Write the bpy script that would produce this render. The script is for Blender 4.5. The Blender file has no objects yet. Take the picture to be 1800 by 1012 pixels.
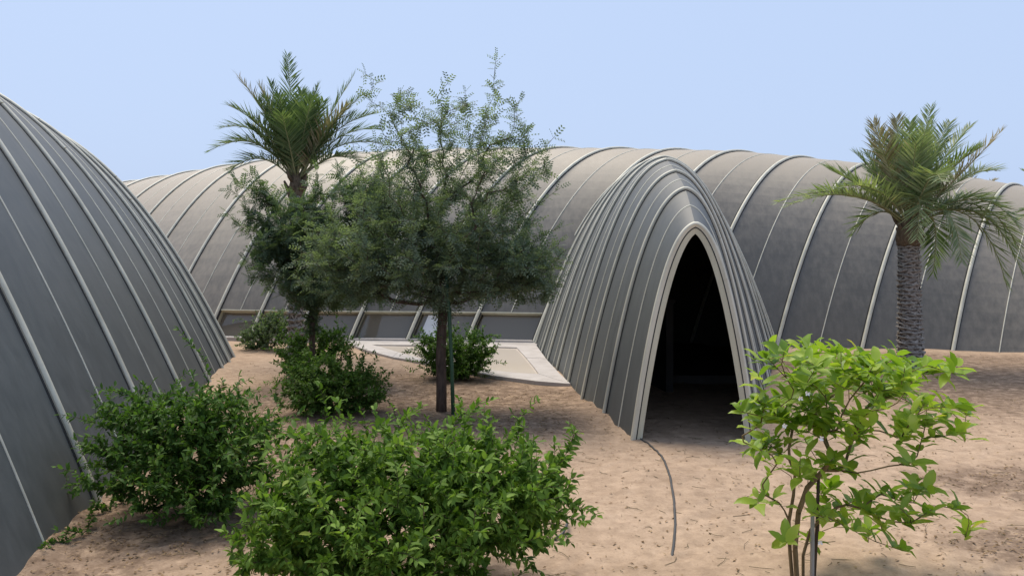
import bpy, math, random
import numpy as np
from mathutils import Vector
random.seed(7)
rng = np.random.default_rng(11)
scn = bpy.context.scene
col = scn.collection
R = math.radians

# ------------------------------------------------------------------ camera, sky, sun, exposure
CAM_H, FPX, HOR, CX = 2.0, 1500.0, 430.0, 900.0
cam_d = bpy.data.cameras.new('camera')
cam = bpy.data.objects.new('camera', cam_d)
col.objects.link(cam)
cam.location = (0, 0, CAM_H)
cam.rotation_euler = (R(90), 0, 0)
cam_d.sensor_width = 36.0
cam_d.lens = 30.0
cam_d.shift_y = -76.0 / 1800.0
cam_d.clip_end = 3000
scn.camera = cam

SUN_AZ, SUN_EL = R(-34), R(65)          # azimuth from +Y towards +X
w = bpy.data.worlds.new('World')
scn.world = w
w.use_nodes = True
nt = w.node_tree
bg = nt.nodes['Background']
sky = nt.nodes.new('ShaderNodeTexSky')
sky.sky_type = 'NISHITA'
sky.sun_disc = False
sky.sun_elevation = SUN_EL
sky.sun_rotation = SUN_AZ
sky.altitude = 0
sky.air_density = 1.0
sky.dust_density = 4.0
sky.ozone_density = 3.0
hazy = nt.nodes.new('ShaderNodeMix')
hazy.data_type = 'RGBA'
hazy.inputs[0].default_value = 0.82
hazy.inputs[7].default_value = (6.05, 7.6, 10.6, 1)
nt.links.new(sky.outputs[0], hazy.inputs[6])
nt.links.new(hazy.outputs[2], bg.inputs['Color'])
bg.inputs['Strength'].default_value = 0.1

sd = bpy.data.lights.new('sun', 'SUN')
sd.energy = 4.2
sd.angle = R(34)
sd.color = (1.0, 0.89, 0.73)
so = bpy.data.objects.new('sun', sd)
col.objects.link(so)
sdir = Vector((math.sin(SUN_AZ) * math.cos(SUN_EL), math.cos(SUN_AZ) * math.cos(SUN_EL), math.sin(SUN_EL)))
so.rotation_euler = sdir.to_track_quat('Z', 'Y').to_euler()
so.location = (0, 0, 30)
scn.view_settings.view_transform = 'Standard'
scn.view_settings.look = 'None'
scn.view_settings.exposure = 0.0
scn.view_settings.gamma = 1.0
scn.view_settings.use_curve_mapping = False


# ------------------------------------------------------------------ helpers
def P(x, y, Z):
    """photograph pixel at distance Z -> world point"""
    return np.array([(x - CX) / FPX * Z, Z, CAM_H + (HOR - y) / FPX * Z])


def G(x, y):
    """photograph pixel on flat ground -> world xy"""
    Z = CAM_H * FPX / (y - HOR)
    return np.array([(x - CX) / FPX * Z, Z])


def unit(v):
    v = np.asarray(v, float)
    return v / np.maximum(np.linalg.norm(v, axis=-1, keepdims=True), 1e-9)


def tag(o, label=None, cat=None, group=None, kind=None):
    if label: o['label'] = label
    if cat: o['category'] = cat
    if group: o['group'] = group
    if kind: o['kind'] = kind
    return o


def empty(name, loc=(0, 0, 0), label=None, cat=None, group=None):
    o = bpy.data.objects.new(name, None)
    o.empty_display_size = 0.2
    col.objects.link(o)
    o.location = loc
    tag(o, label, cat, group)
    return o


def link(name, me, mat=None, parent=None, smooth=True):
    o = bpy.data.objects.new(name, me)
    col.objects.link(o)
    if mat is not None and len(me.materials) == 0:
        me.materials.append(mat)
    if smooth and len(me.polygons):
        me.polygons.foreach_set('use_smooth', np.ones(len(me.polygons), bool))
    if parent is not None:
        o.parent = parent
        o.matrix_parent_inverse.identity()
        o.location = -Vector(parent_world(parent))
    return o


def parent_world(p):
    v = Vector((0, 0, 0))
    while p is not None:
        v = v + p.location
        p = p.parent
    return v


def tri_mesh(name, V, T):
    V = np.asarray(V, np.float32).reshape(-1, 3)
    T = np.asarray(T, np.int32).reshape(-1, 3)
    me = bpy.data.meshes.new(name)
    me.vertices.add(len(V))
    me.vertices.foreach_set('co', V.ravel())
    me.loops.add(T.size)
    me.loops.foreach_set('vertex_index', T.ravel())
    me.polygons.add(len(T))
    me.polygons.foreach_set('loop_start', np.arange(0, T.size, 3, dtype=np.int32))
    me.update(calc_edges=True)
    me.validate()
    return me


class MB:
    """collects polygons for ONE mesh object"""
    def __init__(s):
        s.v, s.f = [], []

    def add(s, V, F):
        n = len(s.v)
        s.v.extend([tuple(map(float, p)) for p in V])
        s.f.extend([tuple(int(i) + n for i in f) for f in F])
        return s

    def prism(s, poly, z0, z1):
        n = len(poly)
        a = sum(poly[i][0] * poly[(i + 1) % n][1] - poly[(i + 1) % n][0] * poly[i][1] for i in range(n))
        if a < 0: poly = poly[::-1]
        V = [(p[0], p[1], z0) for p in poly] + [(p[0], p[1], z1) for p in poly]
        F = [tuple(range(n))[::-1], tuple(range(n, 2 * n))]
        F += [(i, (i + 1) % n, (i + 1) % n + n, i + n) for i in range(n)]
        return s.add(V, F)

    def box(s, c, size, rz=0.0):
        x, y, z = size[0] / 2, size[1] / 2, size[2] / 2
        V = []
        for k in (-z, z):
            for i, j in ((-x, -y), (x, -y), (x, y), (-x, y)):
                V.append((c[0] + i * math.cos(rz) - j * math.sin(rz), c[1] + i * math.sin(rz) + j * math.cos(rz), c[2] + k))
        return s.add(V, [(3, 2, 1, 0), (4, 5, 6, 7), (0, 1, 5, 4), (1, 2, 6, 5), (2, 3, 7, 6), (3, 0, 4, 7)])

    def tube(s, pts, rad, n=8, cap=True):
        pts = np.asarray(pts, float)
        m = len(pts)
        rad = np.broadcast_to(np.asarray(rad, float), (m,))
        t = unit(np.gradient(pts, axis=0))
        ref = np.array([0.0, 0, 1]) if abs(t[0][2]) < 0.9 else np.array([1.0, 0, 0])
        V, F = [], []
        a = np.linspace(0, 2 * math.pi, n, endpoint=False)
        u = None
        for i in range(m):
            u = unit(np.cross(t[i], ref)) if u is None else unit(u - t[i] * np.dot(u, t[i]))
            v = np.cross(t[i], u)
            for q in a:
                V.append(pts[i] + rad[i] * (math.cos(q) * u + math.sin(q) * v))
        for i in range(m - 1):
            for j in range(n):
                k = (j + 1) % n
                F.append((i * n + j, i * n + k, (i + 1) * n + k, (i + 1) * n + j))
        if cap:
            F.append(tuple(range(n))[::-1])
            F.append(tuple(range((m - 1) * n, m * n)))
        return s.add(V, F)

    def build(s, name, mat, parent=None, smooth=True):
        me = bpy.data.meshes.new(name)
        me.from_pydata(s.v, [], s.f)
        me.update()
        return link(name, me, mat, parent, smooth)


# ------------------------------------------------------------------ materials
def material(name):
    m = bpy.data.materials.new(name)
    m.use_nodes = True
    n = m.node_tree
    return m, n, n.nodes['Principled BSDF'], n.links.new


def noise(n, scale, detail=4, rough=0.55, vec=None, dist=0.0):
    t = n.nodes.new('ShaderNodeTexNoise')
    t.inputs['Scale'].default_value = scale
    t.inputs['Detail'].default_value = detail
    t.inputs['Roughness'].default_value = rough
    t.inputs['Distortion'].default_value = dist
    if vec is not None: n.links.new(vec, t.inputs['Vector'])
    return t


def ramp(n, fac, stops):
    r = n.nodes.new('ShaderNodeValToRGB')
    e = r.color_ramp.elements
    while len(e) < len(stops): e.new(0.5)
    for i, (p, c) in enumerate(stops):
        e[i].position = p
        e[i].color = (*c, 1) if len(c) == 3 else c
    n.links.new(fac, r.inputs[0])
    return r


def mixc(n, fac, a, b, mode='MIX'):
    m = n.nodes.new('ShaderNodeMix')
    m.data_type = 'RGBA'
    m.blend_type = mode
    for sock, val in ((0, fac), (6, a), (7, b)):
        if hasattr(val, 'is_output') or hasattr(val, 'links'):
            n.links.new(val, m.inputs[sock])
        else:
            m.inputs[sock].default_value = val if not isinstance(val, tuple) or len(val) == 4 else (*val, 1)
    return m.outputs[2]


def math_n(n, op, a, b=None):
    m = n.nodes.new('ShaderNodeMath')
    m.operation = op
    for i, v in enumerate((a, b)):
        if v is None: continue
        if hasattr(v, 'links'): n.links.new(v, m.inputs[i])
        else: m.inputs[i].default_value = v
    return m.outputs[0]


def bump(n, bsdf, height, strength, dist):
    b = n.nodes.new('ShaderNodeBump')
    b.inputs['Strength'].default_value = strength
    b.inputs['Distance'].default_value = dist
    n.links.new(height, b.inputs['Height'])
    n.links.new(b.outputs[0], bsdf.inputs['Normal'])
    return b


def obj_coord(n, scale=(1, 1, 1)):
    g = n.nodes.new('ShaderNodeNewGeometry')
    mp = n.nodes.new('ShaderNodeMapping')
    mp.inputs['Scale'].default_value = scale
    n.links.new(g.outputs['Position'], mp.inputs['Vector'])
    return mp.outputs[0]


def metal_mat(name, c1, c2, rough, metallic, lit_top=0.0):
    m, n, b, L = material(name)
    big = noise(n, 0.6, 5, 0.6, obj_coord(n))
    st = noise(n, 1.0, 5, 0.65, obj_coord(n, (9, 9, 0.45)))
    f = math_n(n, 'ADD', math_n(n, 'MULTIPLY', big.outputs[0], 0.3), math_n(n, 'MULTIPLY', st.outputs[0], 0.7))
    inf = n.nodes.new('ShaderNodeObjectInfo')
    f = math_n(n, 'ADD', f, math_n(n, 'MULTIPLY', math_n(n, 'SUBTRACT', inf.outputs['Random'], 0.5), 0.10))
    rp = ramp(n, f, [(0.36, c1), (0.64, c2)])
    fine = noise(n, 90, 3, 0.6, obj_coord(n))
    base = mixc(n, 0.10, rp.outputs[0], fine.outputs[0], 'OVERLAY')
    if lit_top:
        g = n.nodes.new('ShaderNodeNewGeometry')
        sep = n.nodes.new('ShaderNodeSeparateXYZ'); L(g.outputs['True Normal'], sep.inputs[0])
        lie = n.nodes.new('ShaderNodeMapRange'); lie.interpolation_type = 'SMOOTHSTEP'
        for i_, v_ in ((1, 0.38), (2, 0.78), (3, 0.0), (4, lit_top)): lie.inputs[i_].default_value = v_
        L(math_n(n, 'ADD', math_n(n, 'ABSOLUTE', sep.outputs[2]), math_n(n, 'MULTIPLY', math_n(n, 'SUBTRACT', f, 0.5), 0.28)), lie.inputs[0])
        base = mixc(n, lie.outputs[0], base, (0.375, 0.325, 0.255))  # sunlit tops painted into the colour as beige dust on upward faces
    L(base, b.inputs['Base Color'])
    b.inputs['Metallic'].default_value = metallic
    rr = math_n(n, 'ADD', math_n(n, 'MULTIPLY', st.outputs[0], 0.18), rough - 0.09)
    L(rr, b.inputs['Roughness'])
    wob = noise(n, 1.6, 2, 0.5, obj_coord(n))
    h = math_n(n, 'ADD', math_n(n, 'MULTIPLY', wob.outputs[0], 1.0), math_n(n, 'MULTIPLY', fine.outputs[0], 0.01))
    bump(n, b, h, 0.25, 0.05)
    return m


M = {}
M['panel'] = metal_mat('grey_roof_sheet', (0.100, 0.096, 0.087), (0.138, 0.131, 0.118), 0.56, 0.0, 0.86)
M['panel_shaded'] = metal_mat('grey_sheet_shaded', (0.070, 0.077, 0.077), (0.099, 0.107, 0.106), 0.55, 0.0, 0.12)  # shaded copy of the sheet: darker, tops hardly lightened, shade painted in
M['rib'] = metal_mat('rib_metal', (0.47, 0.455, 0.37), (0.64, 0.615, 0.51), 0.5, 0.0)
M['frame'] = metal_mat('door_frame_paint', (0.45, 0.43, 0.32), (0.57, 0.55, 0.43), 0.5, 0.0)
m, n, b, L = material('dark_gasket'); b.inputs['Base Color'].default_value = (0.03, 0.03, 0.03, 1); b.inputs['Roughness'].default_value = 0.7; M['gasket'] = m


def concrete_mat(name, c1, c2, rough=0.75):
    m, n, b, L = material(name)
    t = noise(n, 3.0, 8, 0.65, obj_coord(n))
    s = noise(n, 60.0, 4, 0.7, obj_coord(n))
    f = math_n(n, 'ADD', math_n(n, 'MULTIPLY', t.outputs[0], 0.7), math_n(n, 'MULTIPLY', s.outputs[0], 0.3))
    L(ramp(n, f, [(0.35, c1), (0.65, c2)]).outputs[0], b.inputs['Base Color'])
    b.inputs['Roughness'].default_value = rough
    bump(n, b, s.outputs[0], 0.2, 0.004)
    return m


M['concrete'] = concrete_mat('pale_concrete', (0.36, 0.33, 0.31), (0.50, 0.47, 0.45))
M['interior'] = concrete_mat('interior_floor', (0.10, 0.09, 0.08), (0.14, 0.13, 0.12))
M['white'] = concrete_mat('glare_white', (0.72, 0.73, 0.76), (0.82, 0.83, 0.85), 0.5)
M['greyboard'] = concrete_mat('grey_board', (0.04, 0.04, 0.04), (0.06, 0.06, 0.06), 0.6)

m, n, b, L = material('pool_water')
t = noise(n, 2.0, 2, 0.5, obj_coord(n))
b.inputs['Base Color'].default_value = (0.70, 0.62, 0.53, 1)
b.inputs['Roughness'].default_value = 0.08
b.inputs['Specular IOR Level'].default_value = 0.9
b.inputs['Coat Weight'].default_value = 0.0
b.inputs['Coat Roughness'].default_value = 0.02
bump(n, b, t.outputs[0], 0.03, 0.01)
M['water'] = m

m, n, b, L = material('window_glass')
b.inputs['Base Color'].default_value = (0.30, 0.265, 0.21, 1)
b.inputs['Roughness'].default_value = 0.02
b.inputs['Transmission Weight'].default_value = 0.45
b.inputs['IOR'].default_value = 1.5
b.inputs['Specular IOR Level'].default_value = 0.6
M['glass'] = m


def leaf_mat(name, dark, mid, light, trans=0.28, rough=0.55, back=1.15, spec=0.14):
    m, n, b, L = material(name)
    g = n.nodes.new('ShaderNodeNewGeometry')
    oi = n.nodes.new('ShaderNodeObjectInfo')
    r = math_n(n, 'FRACT', math_n(n, 'ADD', g.outputs['Random Per Island'], math_n(n, 'MULTIPLY', oi.outputs['Random'], 7.31)))
    cl = noise(n, 3.2, 2, 0.5, obj_coord(n))
    f = math_n(n, 'ADD', math_n(n, 'MULTIPLY', r, 0.6), math_n(n, 'MULTIPLY', cl.outputs[0], 0.45))
    rp = ramp(n, f, [(0.12, dark), (0.5, mid), (0.85, light), (0.93, tuple(min(1.0, a_ * b_) for a_, b_ in zip(light, (1.9, 1.15, 1.2))))])
    c = mixc(n, g.outputs['Backfacing'], rp.outputs[0], mixc(n, 1.0, rp.outputs[0], (back, back, back * 1.1), 'MULTIPLY'))
    L(c, b.inputs['Base Color'])
    b.inputs['Roughness'].default_value = rough
    b.inputs['Specular IOR Level'].default_value = spec
    tr = n.nodes.new('ShaderNodeBsdfTranslucent')
    L(mixc(n, 1.0, rp.outputs[0], (1.5, 1.7, 0.7), 'MULTIPLY'), tr.inputs['Color'])
    mx = n.nodes.new('ShaderNodeMixShader')
    mx.inputs[0].default_value = trans
    L(b.outputs[0], mx.inputs[1]); L(tr.outputs[0], mx.inputs[2])
    out = n.nodes['Material Output']
    L(mx.outputs[0], out.inputs['Surface'])
    return m


M['leaf_front'] = leaf_mat('leaf_front_bush', (0.055, 0.108, 0.018), (0.105, 0.190, 0.029), (0.20, 0.31, 0.058))
M['leaf_dark'] = leaf_mat('leaf_dark_bush', (0.032, 0.075, 0.017), (0.06, 0.125, 0.024), (0.12, 0.21, 0.042))
M['leaf_mid'] = leaf_mat('leaf_mid_bush', (0.036, 0.080, 0.016), (0.066, 0.13, 0.024), (0.13, 0.21, 0.045))
M['leaf_tree'] = leaf_mat('leaf_tree', (0.080, 0.112, 0.074), (0.135, 0.175, 0.118), (0.21, 0.255, 0.17), 0.38)
M['leaf_tree2'] = leaf_mat('leaf_rear_tree', (0.058, 0.092, 0.056), (0.098, 0.142, 0.086), (0.155, 0.205, 0.12), 0.38)
M['leaf_flower'] = leaf_mat('leaf_flowering_shrub', (0.115, 0.20, 0.022), (0.21, 0.32, 0.036), (0.34, 0.43, 0.065), 0.36, 0.42, 1.1, 0.3)
M['frond_pale'] = leaf_mat('frond_grey_green', (0.115, 0.155, 0.078), (0.19, 0.24, 0.125), (0.32, 0.36, 0.21), 0.3, 0.4)
M['frond_dark'] = leaf_mat('frond_dark_green', (0.058, 0.095, 0.038), (0.10, 0.15, 0.062), (0.185, 0.235, 0.11), 0.3, 0.4)
M['frond_dry'] = leaf_mat('frond_dry', (0.16, 0.135, 0.07), (0.25, 0.215, 0.125), (0.36, 0.32, 0.20), 0.2, 0.6)


def bark_mat(name, c1, c2, scale=(30, 30, 6)):
    m, n, b, L = material(name)
    t = noise(n, 1.0, 6, 0.7, obj_coord(n, scale))
    L(ramp(n, t.outputs[0], [(0.33, c1), (0.68, c2)]).outputs[0], b.inputs['Base Color'])
    b.inputs['Roughness'].default_value = 0.85
    b.inputs['Specular IOR Level'].default_value = 0.2
    bump(n, b, t.outputs[0], 0.5, 0.01)
    return m


M['bark'] = bark_mat('tree_bark', (0.055, 0.040, 0.032), (0.14, 0.10, 0.08))
M['twig'] = bark_mat('bush_twig', (0.05, 0.045, 0.025), (0.12, 0.10, 0.05))
M['stem'] = bark_mat('shrub_stem', (0.12, 0.085, 0.045), (0.26, 0.19, 0.10))
M['palm_trunk'] = bark_mat('palm_trunk', (0.08, 0.066, 0.055), (0.16, 0.135, 0.115), (40, 40, 20))
M['palm_boot'] = bark_mat('palm_leaf_base', (0.17, 0.15, 0.13), (0.42, 0.38, 0.34), (35, 35, 14))
M['fibre'] = bark_mat('palm_fibre', (0.075, 0.05, 0.032), (0.19, 0.14, 0.09), (60, 60, 12))
M['rachis'] = bark_mat('frond_rachis', (0.18, 0.19, 0.085), (0.33, 0.32, 0.17), (20, 20, 20))
M['stake_green'] = concrete_mat('green_stake_paint', (0.025, 0.075, 0.04), (0.045, 0.11, 0.06), 0.5)
M['stake_white'] = bark_mat('pale_stake', (0.30, 0.29, 0.27), (0.5, 0.48, 0.45), (30, 30, 3))
M['stake_brown'] = bark_mat('brown_stake', (0.05, 0.035, 0.025), (0.11, 0.08, 0.06), (30, 30, 3))
m, n, b, L = material('hose_rubber'); b.inputs['Base Color'].default_value = (0.055, 0.055, 0.055, 1); b.inputs['Roughness'].default_value = 0.55; M['hose'] = m
m, n, b, L = material('petal'); b.inputs['Base Color'].default_value = (0.85, 0.85, 0.82, 1); b.inputs['Roughness'].default_value = 0.5; M['petal'] = m
M['litter'] = leaf_mat('dead_leaf', (0.10, 0.06, 0.03), (0.20, 0.13, 0.07), (0.36, 0.26, 0.15), 0.05, 0.8)

# ---- sand with litter-stained soil
m, n, b, L = material('sand')
pos = obj_coord(n)
n1 = noise(n, 0.9, 7, 0.65, pos)
n2 = noise(n, 7.0, 7, 0.7, pos)
n3 = noise(n, 70.0, 4, 0.75, pos)
sand = ramp(n, n1.outputs[0], [(0.30, (0.345, 0.255, 0.185)), (0.50, (0.405, 0.300, 0.216)), (0.70, (0.45, 0.338, 0.248))]).outputs[0]
sand = mixc(n, 0.5, sand, ramp(n, n2.outputs[0], [(0.35, (0.32, 0.30, 0.28)), (0.62, (0.62, 0.61, 0.6))]).outputs[0], 'OVERLAY')
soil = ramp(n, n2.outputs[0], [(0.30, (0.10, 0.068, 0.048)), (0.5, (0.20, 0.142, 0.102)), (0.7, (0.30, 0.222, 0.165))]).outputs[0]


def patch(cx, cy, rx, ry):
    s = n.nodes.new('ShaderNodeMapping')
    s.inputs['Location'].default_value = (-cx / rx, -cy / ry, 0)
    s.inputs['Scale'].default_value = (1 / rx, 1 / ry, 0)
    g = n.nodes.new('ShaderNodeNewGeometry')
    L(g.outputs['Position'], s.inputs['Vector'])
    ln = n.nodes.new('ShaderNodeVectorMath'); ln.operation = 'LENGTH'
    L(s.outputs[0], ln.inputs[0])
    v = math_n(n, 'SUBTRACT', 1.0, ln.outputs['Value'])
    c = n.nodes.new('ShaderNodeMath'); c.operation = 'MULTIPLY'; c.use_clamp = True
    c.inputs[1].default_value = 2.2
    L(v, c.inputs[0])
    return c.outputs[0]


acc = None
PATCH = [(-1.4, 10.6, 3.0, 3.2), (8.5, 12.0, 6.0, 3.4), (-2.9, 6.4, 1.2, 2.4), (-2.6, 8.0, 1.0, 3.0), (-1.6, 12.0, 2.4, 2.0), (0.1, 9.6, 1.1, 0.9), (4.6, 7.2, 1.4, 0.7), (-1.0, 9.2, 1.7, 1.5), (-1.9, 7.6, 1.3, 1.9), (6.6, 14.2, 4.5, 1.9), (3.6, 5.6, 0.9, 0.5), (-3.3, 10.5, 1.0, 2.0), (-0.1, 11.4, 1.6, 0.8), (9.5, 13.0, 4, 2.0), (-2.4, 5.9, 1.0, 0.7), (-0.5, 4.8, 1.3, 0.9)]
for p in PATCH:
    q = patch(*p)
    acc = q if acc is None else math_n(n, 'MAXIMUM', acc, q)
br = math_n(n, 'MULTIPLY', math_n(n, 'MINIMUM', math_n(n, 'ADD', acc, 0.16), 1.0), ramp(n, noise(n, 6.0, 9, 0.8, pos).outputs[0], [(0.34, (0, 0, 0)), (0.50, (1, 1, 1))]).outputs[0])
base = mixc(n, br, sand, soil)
sp = ramp(n, noise(n, 38.0, 3, 0.6, pos).outputs[0], [(0.62, (0, 0, 0)), (0.70, (1, 1, 1))]).outputs[0]
base = mixc(n, math_n(n, 'MULTIPLY', sp, 0.45), base, (0.13, 0.09, 0.06))
base = mixc(n, 0.22, base, n3.outputs[0], 'OVERLAY')
L(base, b.inputs['Base Color'])
b.inputs['Roughness'].default_value = 0.95
b.inputs['Specular IOR Level'].default_value = 0.1
n4 = noise(n, 22.0, 6, 0.75, pos)
hh = math_n(n, 'ADD', math_n(n, 'MULTIPLY', n4.outputs[0], 0.7), math_n(n, 'MULTIPLY', n3.outputs[0], 0.3))
bump(n, b, hh, 0.30, 0.022)
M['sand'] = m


# ------------------------------------------------------------------ ground: one sheet, finely divided where the camera looks
def axis(lo, hi, fine_lo, fine_hi, step, grow=1.22):
    a = list(np.arange(fine_lo, fine_hi + 1e-6, step))
    s, x = step, fine_hi
    while x < hi:
        s *= grow; x += s; a.append(x)
    s, x = step, fine_lo
    while x > lo:
        s *= grow; x -= s; a.insert(0, x)
    return np.array(a)


gx = axis(-900, 900, -4.6, 5.5, 0.035)
gy = axis(-900, 900, 3.6, 10.5, 0.035)
X, Y = np.meshgrid(gx, gy)
Zg = np.zeros_like(X)
near = np.exp(-(np.maximum(np.hypot(X, Y - 8) - 10, 0) / 8.0) ** 2)
for i in range(26):
    a = rng.uniform(0, 2 * math.pi); wl = rng.uniform(0.5, 4.0)
    Zg += 0.0026 * wl * np.sin((X * math.cos(a) + Y * math.sin(a)) * 2 * math.pi / wl + rng.uniform(0, 6.28)) * 0.6
Zg = Zg * near
for i in range(1500):                                   # scuffs and old footprints
    cx, cy = rng.uniform(-4.4, 5.3), rng.uniform(3.7, 10.4)
    rx, ry = rng.uniform(0.03, 0.07), rng.uniform(0.05, 0.16)
    a = rng.uniform(0, math.pi)
    ix = np.searchsorted(gx, [cx - 0.45, cx + 0.45]); iy = np.searchsorted(gy, [cy - 0.45, cy + 0.45])
    sx = X[iy[0]:iy[1], ix[0]:ix[1]] - cx; sy = Y[iy[0]:iy[1], ix[0]:ix[1]] - cy
    u = (sx * math.cos(a) + sy * math.sin(a)) / rx; v = (-sx * math.sin(a) + sy * math.cos(a)) / ry
    d2 = u * u + v * v
    amp = rng.uniform(0.002, 0.009)
    Zg[iy[0]:iy[1], ix[0]:ix[1]] += amp * (-np.exp(-d2) + 0.55 * np.exp(-(np.sqrt(d2) - 1.6) ** 2 * 3))
Zg += 0.05 * np.exp(-(((X - 6.4) / 3.2) ** 2 + ((Y - 13.8) / 1.6) ** 2))       # low mound round the palm


def drift(line, amp, width):
    global Zg
    d = np.full(X.shape, 9.0)
    for (x0, y0), (x1, y1) in zip(line[:-1], line[1:]):
        l2 = (x1 - x0) ** 2 + (y1 - y0) ** 2
        t = np.clip(((X - x0) * (x1 - x0) + (Y - y0) * (y1 - y0)) / l2, 0, 1)
        d = np.minimum(d, np.hypot(X - x0 - t * (x1 - x0), Y - y0 - t * (y1 - y0)))
    wob = 0.55 + 0.3 * np.sin(Y * 3.1 + X) + 0.2 * np.sin(Y * 7.7 - X * 5) + 0.15 * np.sin(Y * 17 + X * 11)
    Zg = Zg + amp * np.maximum(wob, 0) * np.exp(-(d / width) ** 1.3)


# wind-blown sand lies against the feet of the vaults
drift([(-2.35, .8), (-2.9, 4.6), (-3.24, 6.64), (-3.66, 8.7), (-4.04, 10.6), (-4.41, 12.4), (-4.97, 15.2)], 0.040, 0.14)
drift([(1.264, 8.82), (1.08, 9.93), (.919, 11.03), (.83, 11.9)], 0.06, 0.12)
drift([(2.45, 8.65), (2.85, 9.95), (3.25, 11.1), (4.1, 13.4)], 0.06, 0.12)


def ground_z(x, y):
    i = min(max(np.searchsorted(gx, x) - 1, 0), len(gx) - 2); j = min(max(np.searchsorted(gy, y) - 1, 0), len(gy) - 2)
    return float(Zg[j, i])


ny, nx = X.shape
V = np.stack([X, Y, Zg], -1).reshape(-1, 3)
idx = np.arange(ny * nx).reshape(ny, nx)
a_, b_, c_, d_ = idx[:-1, :-1].ravel(), idx[:-1, 1:].ravel(), idx[1:, 1:].ravel(), idx[1:, :-1].ravel()
T = np.concatenate([np.stack([a_, b_, c_], 1), np.stack([a_, c_, d_], 1)])
tag(link('ground', tri_mesh('ground', V, T), M['sand']), 'pale sandy ground with scattered leaf litter', kind='structure')


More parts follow.
